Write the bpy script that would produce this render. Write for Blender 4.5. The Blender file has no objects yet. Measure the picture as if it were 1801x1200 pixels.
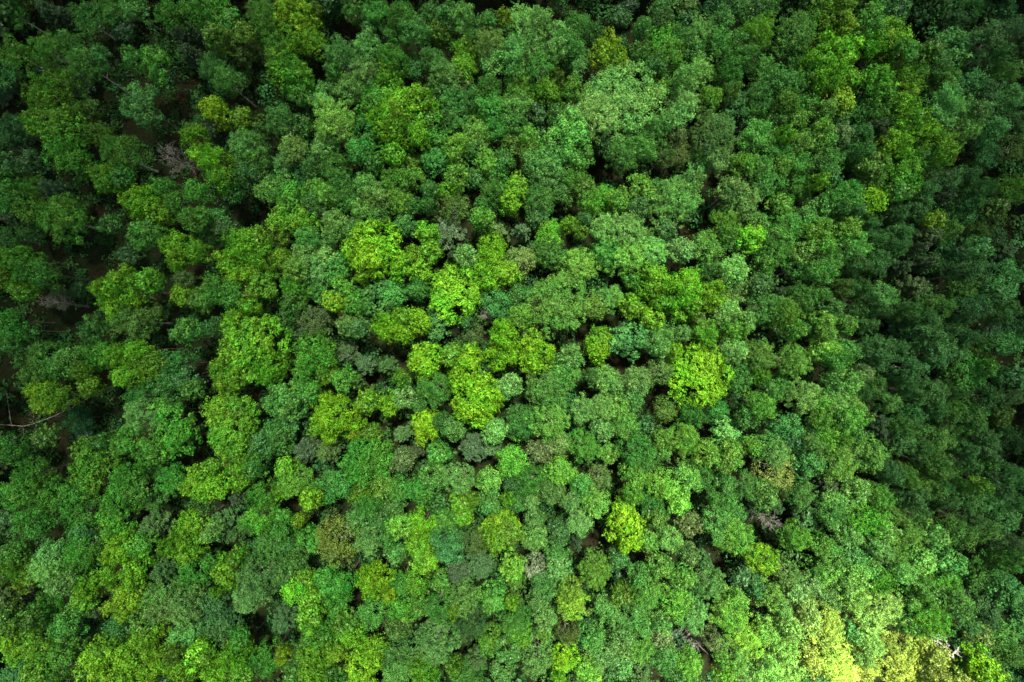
import bpy, math, random
import numpy as np

# ------------------------------------------------------------------ camera, sky, sun, exposure
scene = bpy.context.scene
col = scene.collection
CAM_Z = 150.0
FOCAL = 24.0
cam_d = bpy.data.cameras.new('camera')
cam_d.lens = FOCAL; cam_d.sensor_width = 36.0; cam_d.sensor_fit = 'HORIZONTAL'
cam_d.clip_start = 1.0; cam_d.clip_end = 5000.0
cam = bpy.data.objects.new('camera', cam_d); col.objects.link(cam)
cam.location = (0, 0, CAM_Z); cam.rotation_euler = (0, 0, 0)
scene.camera = cam

SUN_EL, SUN_AZ = 74.0, 20.0          # azimuth measured from +Y (top of the photograph) towards +X
world = bpy.data.worlds.new('World'); scene.world = world; world.use_nodes = True
wn = world.node_tree.nodes; wl = world.node_tree.links
sky = wn.new('ShaderNodeTexSky'); sky.sky_type = 'NISHITA'; sky.sun_disc = False
sky.sun_elevation = math.radians(SUN_EL); sky.sun_rotation = math.radians(SUN_AZ)
sky.air_density = 1.0; sky.dust_density = 4.0; sky.ozone_density = 1.0
bg = wn['Background']; bg.inputs['Strength'].default_value = 0.05
wl.new(sky.outputs['Color'], bg.inputs['Color'])
sun_d = bpy.data.lights.new('sun', 'SUN'); sun_d.energy = 5.0; sun_d.angle = math.radians(3.0); sun_d.color = (1.0, 0.91, 0.72)
sun = bpy.data.objects.new('sun', sun_d); col.objects.link(sun)
sun.rotation_euler = (math.radians(90 - SUN_EL), 0, math.radians(180 - SUN_AZ))
sun.location = (0, 0, 400)
scene.view_settings.view_transform = 'Standard'; scene.view_settings.look = 'None'
scene.view_settings.gamma = 1.0; scene.view_settings.use_curve_mapping = False
scene.view_settings.exposure = 2.85
scene.cycles.max_bounces = 6; scene.cycles.diffuse_bounces = 2; scene.cycles.transmission_bounces = 2
scene.cycles.glossy_bounces = 2; scene.cycles.transparent_max_bounces = 8

rng = np.random.default_rng(7)
random.seed(7)

# ------------------------------------------------------------------ materials
def new_mat(name):
    m = bpy.data.materials.new(name); m.use_nodes = True
    nt = m.node_tree; nt.nodes.clear()
    return m, nt.nodes, nt.links

def leaf_material(name, use_object=True, col_a=(0.05, 0.12, 0.03), trans=0.30, gloss=0.35):
    m, n, l = new_mat(name)
    out = n.new('ShaderNodeOutputMaterial')
    att = n.new('ShaderNodeAttribute'); att.attribute_name = 'tint'      # r: lightness, g: hue towards young yellow tips
    sep = n.new('ShaderNodeSeparateColor'); l.new(att.outputs['Color'], sep.inputs['Color'])
    hsv = n.new('ShaderNodeHueSaturation')
    if use_object == 'attribute':
        ac = n.new('ShaderNodeAttribute'); ac.attribute_name = 'leaf_colour'; l.new(ac.outputs['Color'], hsv.inputs['Color'])
    elif use_object:
        oi = n.new('ShaderNodeObjectInfo'); l.new(oi.outputs['Color'], hsv.inputs['Color'])
    else:
        hsv.inputs['Color'].default_value = (*col_a, 1)
    mh = n.new('ShaderNodeMapRange'); mh.inputs['To Min'].default_value = 0.524; mh.inputs['To Max'].default_value = 0.477
    l.new(sep.outputs['Green'], mh.inputs['Value']); l.new(mh.outputs['Result'], hsv.inputs['Hue'])
    mv = n.new('ShaderNodeMapRange'); mv.inputs['To Min'].default_value = 0.25; mv.inputs['To Max'].default_value = 1.90
    l.new(sep.outputs['Red'], mv.inputs['Value']); l.new(mv.outputs['Result'], hsv.inputs['Value'])
    p = n.new('ShaderNodeBsdfPrincipled'); p.inputs['Roughness'].default_value = 0.48
    p.inputs['Specular IOR Level'].default_value = gloss
    l.new(hsv.outputs['Color'], p.inputs['Base Color'])
    tr = n.new('ShaderNodeBsdfTranslucent')
    g = n.new('ShaderNodeMix'); g.data_type = 'RGBA'; g.blend_type = 'MULTIPLY'; g.inputs['Factor'].default_value = 1.0
    l.new(hsv.outputs['Color'], g.inputs['A']); g.inputs['B'].default_value = (1.25, 1.15, 0.45, 1)
    l.new(g.outputs['Result'], tr.inputs['Color'])
    mx = n.new('ShaderNodeMixShader'); mx.inputs['Fac'].default_value = trans
    l.new(p.outputs['BSDF'], mx.inputs[1]); l.new(tr.outputs['BSDF'], mx.inputs[2])
    l.new(mx.outputs['Shader'], out.inputs['Surface'])
    return m

def bark_material(name, c1, c2, scale=3.0, stretch=1.0):
    m, n, l = new_mat(name)
    out = n.new('ShaderNodeOutputMaterial'); p = n.new('ShaderNodeBsdfPrincipled'); p.inputs['Roughness'].default_value = 0.9
    tc = n.new('ShaderNodeTexCoord'); mp = n.new('ShaderNodeMapping'); mp.inputs['Scale'].default_value = (1, 1, stretch)
    l.new(tc.outputs['Object'], mp.inputs['Vector'])
    nz = n.new('ShaderNodeTexNoise'); nz.inputs['Scale'].default_value = scale; nz.inputs['Detail'].default_value = 5
    l.new(mp.outputs['Vector'], nz.inputs['Vector'])
    cr = n.new('ShaderNodeValToRGB'); cr.color_ramp.elements[0].position = 0.38; cr.color_ramp.elements[1].position = 0.6
    cr.color_ramp.elements[0].color = (*c1, 1); cr.color_ramp.elements[1].color = (*c2, 1)
    l.new(nz.outputs['Fac'], cr.inputs['Fac']); l.new(cr.outputs['Color'], p.inputs['Base Color'])
    bp = n.new('ShaderNodeBump'); bp.inputs['Strength'].default_value = 0.5; bp.inputs['Distance'].default_value = 0.05
    l.new(nz.outputs['Fac'], bp.inputs['Height']); l.new(bp.outputs['Normal'], p.inputs['Normal'])
    l.new(p.outputs['BSDF'], out.inputs['Surface'])
    return m

M_LEAF = leaf_material('leaf_glossy', trans=0.18, gloss=0.10)
M_FINE = leaf_material('leaf_fine', trans=0.20, gloss=0.06)
M_NEEDLE = leaf_material('needles', trans=0.12, gloss=0.2)
M_SMALL = leaf_material('leaf_small_trees', 'attribute')
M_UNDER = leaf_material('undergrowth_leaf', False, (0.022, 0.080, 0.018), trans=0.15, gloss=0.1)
M_BEYOND = leaf_material('wood_beyond_leaf', False, (0.028, 0.085, 0.018))
M_BARK = bark_material('bark_brown', (0.045, 0.035, 0.025), (0.12, 0.10, 0.075), 3.0, 0.3)
M_BIRCH = bark_material('bark_birch', (0.10, 0.09, 0.08), (0.55, 0.54, 0.50), 2.5, 2.2)
M_SNAG = bark_material('bark_bleached', (0.34, 0.33, 0.31), (0.72, 0.71, 0.68), 3.0, 0.8)
M_DEAD = bark_material('bark_dead', (0.08, 0.077, 0.072), (0.19, 0.185, 0.17), 4.0, 0.4)
M_WHITE = bark_material('bark_white', (0.05, 0.048, 0.042), (0.22, 0.215, 0.195), 3.0, 0.8)

def ground_material():
    m, n, l = new_mat('forest_floor')
    out = n.new('ShaderNodeOutputMaterial'); p = n.new('ShaderNodeBsdfPrincipled'); p.inputs['Roughness'].default_value = 0.95; p.inputs['Specular IOR Level'].default_value = 0.08
    tc = n.new('ShaderNodeTexCoord')
    a = n.new('ShaderNodeTexNoise'); a.inputs['Scale'].default_value = 0.12; a.inputs['Detail'].default_value = 8; a.inputs['Roughness'].default_value = 0.65
    b = n.new('ShaderNodeTexNoise'); b.inputs['Scale'].default_value = 1.6; b.inputs['Detail'].default_value = 8; b.inputs['Roughness'].default_value = 0.7
    l.new(tc.outputs['Object'], a.inputs['Vector']); l.new(tc.outputs['Object'], b.inputs['Vector'])
    ca = n.new('ShaderNodeValToRGB'); e = ca.color_ramp.elements
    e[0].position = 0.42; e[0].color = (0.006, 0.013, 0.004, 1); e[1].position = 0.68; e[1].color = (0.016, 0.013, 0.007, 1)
    l.new(a.outputs['Fac'], ca.inputs['Fac'])
    cb = n.new('ShaderNodeValToRGB'); e = cb.color_ramp.elements
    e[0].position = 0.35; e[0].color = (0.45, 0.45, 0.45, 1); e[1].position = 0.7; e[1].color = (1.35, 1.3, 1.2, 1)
    l.new(b.outputs['Fac'], cb.inputs['Fac'])
    mx = n.new('ShaderNodeMix'); mx.data_type = 'RGBA'; mx.blend_type = 'MULTIPLY'; mx.inputs['Factor'].default_value = 1
    l.new(ca.outputs['Color'], mx.inputs['A']); l.new(cb.outputs['Color'], mx.inputs['B'])
    l.new(mx.outputs['Result'], p.inputs['Base Color'])
    bp = n.new('ShaderNodeBump'); bp.inputs['Strength'].default_value = 0.8; bp.inputs['Distance'].default_value = 0.3
    l.new(b.outputs['Fac'], bp.inputs['Height']); l.new(bp.outputs['Normal'], p.inputs['Normal'])
    l.new(p.outputs['BSDF'], out.inputs['Surface'])
    return m

# ------------------------------------------------------------------ mesh helpers
def unit(v): return v / np.maximum(np.linalg.norm(v, axis=-1, keepdims=True), 1e-9)

def mesh_from(name, verts, faces, mat, tint=None):
    """faces: (n,4) int array"""
    me = bpy.data.meshes.new(name)
    nv, nf = len(verts), len(faces)
    me.vertices.add(nv); me.vertices.foreach_set('co', np.asarray(verts, np.float32).ravel())
    k = faces.shape[1]
    me.loops.add(nf * k); me.loops.foreach_set('vertex_index', np.asarray(faces, np.int32).ravel())
    me.polygons.add(nf); me.polygons.foreach_set('loop_start', np.arange(0, nf * k, k, dtype=np.int32))
    me.update(calc_edges=True); me.validate()
    if tint is not None:
        a = me.color_attributes.new('tint', 'FLOAT_COLOR', 'POINT')
        c = np.ones((nv, 4), np.float32); c[:, :3] = tint
        a.data.foreach_set('color', c.ravel())
    me.materials.append(mat)
    return me

def leaves(c, nrm, size, r, light, hue, aspect=0.72, fold=0.16):
    """One folded lozenge leaf spray per centre, as quads. Returns verts, faces, tint."""
    n = len(c)
    nrm = unit(nrm)
    t = unit(np.cross(nrm, r.normal(size=(n, 3))))
    b = np.cross(nrm, t)
    s = size[:, None] * 0.5
    v = np.empty((n, 4, 3))
    v[:, 0] = c - t * s
    v[:, 1] = c + b * s * aspect + nrm * s * fold
    v[:, 2] = c + t * s
    v[:, 3] = c - b * s * aspect + nrm * s * fold
    f = np.arange(n * 4).reshape(n, 4)
    tint = np.repeat(np.stack([light, hue, np.zeros(n)], 1), 4, axis=0)
    return v.reshape(-1, 3), f, np.clip(tint, 0, 1)

def tube(path, radii, sides=6):
    path = np.asarray(path, float); radii = np.asarray(radii, float)
    n = len(path)
    d = unit(np.gradient(path, axis=0))
    ref = np.where(np.abs(d[:, 2:3]) > 0.9, np.array([[1.0, 0, 0]]), np.array([[0, 0, 1.0]]))
    u = unit(np.cross(d, ref)); w = np.cross(d, u)
    a = np.linspace(0, 2 * np.pi, sides, endpoint=False)
    ring = (np.cos(a)[None, :, None] * u[:, None] + np.sin(a)[None, :, None] * w[:, None]) * radii[:, None, None] + path[:, None]
    v = ring.reshape(-1, 3)
    f = []
    for i in range(n - 1):
        for j in range(sides):
            k = (j + 1) % sides
            f.append((i * sides + j, i * sides + k, (i + 1) * sides + k, (i + 1) * sides + j))
    return v, np.array(f)

def merge(parts):
    vs, fs, o = [], [], 0
    for v, f in parts:
        vs.append(v); fs.append(f + o); o += len(v)
    return np.concatenate(vs), np.concatenate(fs)

def wobble_path(p0, p1, n, amp, r, sag=0.0):
    t = np.linspace(0, 1, n)[:, None]
    p = p0 * (1 - t) + p1 * t
    j = np.cumsum(r.normal(size=(n, 3)), axis=0) * amp
    j -= t * j[-1:]
    p = p + j * np.sin(np.pi * np.clip(t, 0.02, 1)) ** 0.5
    p[:, 2] += sag * np.sin(np.pi * t[:, 0])
    return p

# ------------------------------------------------------------------ crowns (true size, base of the trunk at the origin)
def crown_lobed(R, H, semi, r, lobe=0.27, lobe_min=0.75, cover=0.95, leaf=0.30, clump=0.42, k=12, mega=6, rough=0.19, gap=0.88, low=-0.4, ragged=0.40):
    """Crown of rounded lobes over an uneven dome, each lobe of small leaf clumps. semi: half height of the crown."""
    zc = H - semi
    rl0 = max(lobe_min, lobe * R)
    area = 2 * np.pi * R * (R + semi) * 0.5 * 1.2
    nl = max(9, int(area / (np.pi * rl0 ** 2 * gap)))
    dirs, tries = [], 0
    lim0, lim1 = math.cos(1.0 * rl0 / max(R, semi)), math.cos(0.6 * rl0 / max(R, semi))
    while len(dirs) < nl and tries < 5000:
        tries += 1
        d = unit(r.normal(size=3))
        if d[2] < low: continue
        lim = lim0 if tries < 2500 else lim1
        if not dirs or np.max(np.array(dirs) @ d) < lim: dirs.append(d)
    n_out = len(dirs)
    dirs += [unit(r.normal(size=3) * [0.7, 0.7, 0.3] + [0, 0, 0.9]) for _ in range(max(4, n_out // 3))]      # boughs further in, under the outer lobes
    dirs = np.array(dirs); nl = len(dirs)
    mg = unit(r.normal(size=(mega, 3)) * [1, 1, 0.6] + [0, 0, 0.35])
    m = np.max(dirs @ mg.T, axis=1)
    bulge = 0.78 + 0.29 * np.clip((m - 0.55) / 0.4, 0, 1) + r.normal(size=nl) * rough * 0.6
    rl = rl0 * r.uniform(0.62, 1.28, nl)
    lc = dirs * np.array([R, R, semi]) * bulge[:, None]
    lc *= (1 - 0.36 * rl / np.linalg.norm(lc, axis=1))[:, None]
    lc[n_out:] *= 0.74
    C, N, LI, HU, SZ = [], [], [], [], []
    lobe_light = r.normal(0, 0.07, nl); lobe_hue = r.normal(0, 0.10, nl) + 0.16 * np.sin(lc @ r.normal(size=3) * 0.7 / max(R, 1) * 3)
    for i in range(nl):
        nc = int(4 * np.pi * rl[i] ** 2 * 0.62 / (np.pi * clump ** 2) * cover)
        d = unit(r.normal(size=(nc * 2, 3)))
        out = unit(lc[i] + np.array([0, 0, 0.35 * semi]))
        d = d[(d @ out) > -0.35][:nc]
        n = len(d)
        if n == 0: continue
        cc = lc[i] + d * rl[i] * r.uniform(0.66, 1.15, (n, 1))
        off = r.normal(size=(n, k, 3)) * clump * 0.5
        C.append((cc[:, None] + off).reshape(-1, 3))
        N.append(unit(d[:, None] * 0.75 + off / clump * 0.9 + r.normal(size=(n, k, 3)) * ragged + np.array([0, 0, 0.10])).reshape(-1, 3))
        LI.append((0.45 + lobe_light[i] + r.normal(0, 0.14, (n, 1)) + r.normal(0, 0.07, (n, k))).ravel())
        HU.append((0.5 + lobe_hue[i] + r.normal(0, 0.10, (n, 1)) + r.normal(0, 0.12, (n, k))).ravel())
        SZ.append(leaf * r.uniform(0.65, 1.35, n * k))
    C = np.concatenate(C); N = np.concatenate(N)
    C[:, 2] += zc
    return leaves(C, N, np.concatenate(SZ), r, np.concatenate(LI), np.concatenate(HU))

def crown_fine(R, H, semi, r, thin=0.0, lobe=0.17, cover=0.98, leaf=0.205):
    """Soft crown of many small sprays with fine leaves."""
    v, f, t = crown_lobed(R, H, semi, r, lobe=lobe, lobe_min=0.62, cover=cover, leaf=leaf, clump=0.34, k=13, mega=9, rough=0.23, gap=0.82, ragged=0.50)
    if thin > 0:
        keep = np.repeat(r.uniform(size=len(f)) > thin, 4)
        v, t = v[keep], t[keep]; f = np.arange(len(v)).reshape(-1, 4)
    return v, f, t

def crown_needles(R, H, semi, r):
    """Pine: whorled boughs carrying brush-like needle tufts."""
    C, N, L, Hh, S = [], [], [], [], []
    nb = 46
    for i in range(nb):
        u = (i + 0.5) / nb
        az = i * 2.399 + r.normal(0, 0.25)
        z = H - 2 * semi * u ** 0.9
        ln = R * (0.30 + 0.75 * u ** 0.6) * r.uniform(0.75, 1.1)
        if u > 0.75: ln *= 1.0 - (u - 0.75) * 1.2
        k = int(26 + 20 * ln)
        t = r.uniform(0.15, 1, k) ** 0.7
        side = r.normal(0, 0.20, k) * ln * (1.15 - t)
        ca, sa = math.cos(az), math.sin(az)
        p = np.stack([ca * ln * t - sa * side, sa * ln * t + ca * side, z + 0.30 * ln * t ** 2 + r.normal(0, 0.15, k)], 1)
        for q in range(5):
            C.append(p + r.normal(size=(k, 3)) * 0.14); N.append(r.normal(size=(k, 3)) + [0, 0, 0.9])
            L.append(np.clip(0.42 + r.normal(0, 0.16, k), 0, 1)); Hh.append(0.5 + r.normal(0, 0.15, k)); S.append(r.uniform(0.25, 0.55, k))
    return leaves(np.concatenate(C), np.concatenate(N), np.concatenate(S), r, np.concatenate(L), np.concatenate(Hh), aspect=0.34)

def trunk_mesh(name, R, H, semi, r, mat, limbs=9, thick=0.22):
    top = H - 0.75 * semi
    p = wobble_path(np.array([0, 0, -0.3]), np.array([r.normal(0, .3), r.normal(0, .3), top]), 9, 0.06, r)
    tt = np.linspace(0, 1, 9)
    rad = thick * (1 - 0.78 * tt) * (1 + 0.5 * np.exp(-tt * 18))
    parts = [tube(p, rad, 7)]
    for i in range(limbs):
        u = 0.48 + 0.5 * (i + r.uniform(0, .6)) / limbs
        k = u * 8; a = int(min(k, 7)); q = p[a] * (1 - (k - a)) + p[a + 1] * (k - a)
        az = i * 2.4 + r.normal(0, .3)
        ln = R * r.uniform(0.45, 0.7) * (1.15 - 0.4 * u)
        e = q + np.array([math.cos(az) * ln, math.sin(az) * ln, ln * r.uniform(0.25, 0.8)])
        e[2] = min(e[2], H - 0.55 * semi)
        lp = wobble_path(q, e, 6, 0.10, r, 0.15 * ln)
        lr = thick * (1 - 0.7 * u) * 0.6
        parts.append(tube(lp, np.linspace(lr, lr * 0.25, 6), 5))
    v, f = merge(parts)
    return mesh_from(name, v, f, mat)

def branch_fan(p0, direction, length, r, depth=0, rad=0.07):
    """A dead bough with twigs: tubes joined into one bough."""
    d = unit(np.asarray(direction, float))
    p = wobble_path(np.asarray(p0, float), p0 + d * length, 7, 0.05 * length / 3, r, 0.04 * length)
    parts = [tube(p, np.linspace(rad, rad * 0.3, 7), 5)]
    if depth < 2:
        for k in range(5 if depth == 0 else 3):
            i = r.integers(2, 6)
            nd = unit(d + r.normal(size=3) * 0.55 + [0, 0, 0.15])
            parts += branch_fan(p[i], nd, length * r.uniform(0.3, 0.55), r, depth + 1, rad * 0.55)
    return parts

# ------------------------------------------------------------------ tree prototypes
PROTO = {}
def proto(key, R, H, semi, seed, style, leaf_mat, bark_mat, **kw):
    r = np.random.default_rng(seed)
    fn = {'lobed': crown_lobed, 'fine': crown_fine, 'needle': crown_needles}[style]
    v, f, t = fn(R, H, semi, r, **kw)
    PROTO.setdefault(key, []).append((R, H, mesh_from('crown', v, f, leaf_mat, t), trunk_mesh('trunk', R, H, semi, r, bark_mat, 9 if R > 3 else 6, 0.10 + 0.035 * R)))

for i in range(4): proto('lobed_l', 5.2, 20, 5.6, 10 + i, 'lobed', M_LEAF, M_BARK, lobe=0.20 + 0.03 * (i % 3), leaf=(0.26, 0.32, 0.29, 0.36)[i])
for i in range(5): proto('lobed_m', 3.3, 18, 4.6, 20 + i, 'lobed', M_LEAF, M_BARK, lobe=0.27 + 0.03 * (i % 3), leaf=(0.25, 0.32, 0.27, 0.35, 0.29)[i])
for i in range(4): proto('lobed_s', 2.1, 16, 3.8, 30 + i, 'lobed', M_LEAF, M_BARK, lobe=0.36, leaf=(0.24, 0.30, 0.27, 0.33)[i])
for i in range(4): proto('fine_l', 5.2, 20, 5.6, 40 + i, 'fine', M_FINE, M_BIRCH)
for i in range(5): proto('fine_m', 3.3, 18, 4.8, 50 + i, 'fine', M_FINE, M_BIRCH)
for i in range(4): proto('fine_s', 2.1, 16, 4.0, 60 + i, 'fine', M_FINE, M_BIRCH)
for i in range(5): proto('slim', 2.4, 17, 5.6, 70 + i, 'fine', M_FINE, M_BIRCH, lobe=0.24)
for i in range(4): proto('thin', 3.0, 17, 3.6, 80 + i, 'fine', M_FINE, M_BIRCH, thin=0.45)
for i in range(4): proto('pine', 3.2, 17, 4.5, 90 + i, 'needle', M_NEEDLE, M_BARK)

# ------------------------------------------------------------------ colours of the foliage (linear base colours)
BASE = {
    'V': (0.080, 0.218, 0.009), 'L': (0.064, 0.200, 0.011), 'Y': (0.115, 0.240, 0.010), 'O': (0.056, 0.142, 0.013),
    'G': (0.038, 0.150, 0.018), 'P': (0.086, 0.228, 0.050), 'M': (0.042, 0.148, 0.026), 'T': (0.034, 0.132, 0.032),
    'D': (0.010, 0.050, 0.014), 'S': (0.040, 0.088, 0.036), 'B': (0.070, 0.128, 0.038), 'K': (0.2, 0.19, 0.17), 'U': (0.178, 0.275, 0.044)}  # U: pale yellow-green, with lower-right sunlight put into the leaf colour
WORD = {'V': 'vivid lime', 'L': 'lime green', 'Y': 'yellow-green', 'O': 'olive', 'G': 'fresh green', 'P': 'pale green', 'M': 'mid-green',
        'T': 'blue-green', 'D': 'dark green', 'S': 'grey-green', 'B': 'brownish', 'K': 'bare grey', 'U': 'sunlit yellow-green'}
TINGE = {'V': 'lime-flecked', 'L': 'lime-flecked', 'Y': 'yellow-flecked', 'O': 'olive-tinged', 'G': 'fresh-tipped', 'P': 'pale-flecked', 'M': 'soft',
         'T': 'blue-tinged', 'D': 'dark-hearted', 'S': 'dull', 'B': 'brown-tinged', 'K': 'bare-topped', 'U': 'sunlit'}

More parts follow.
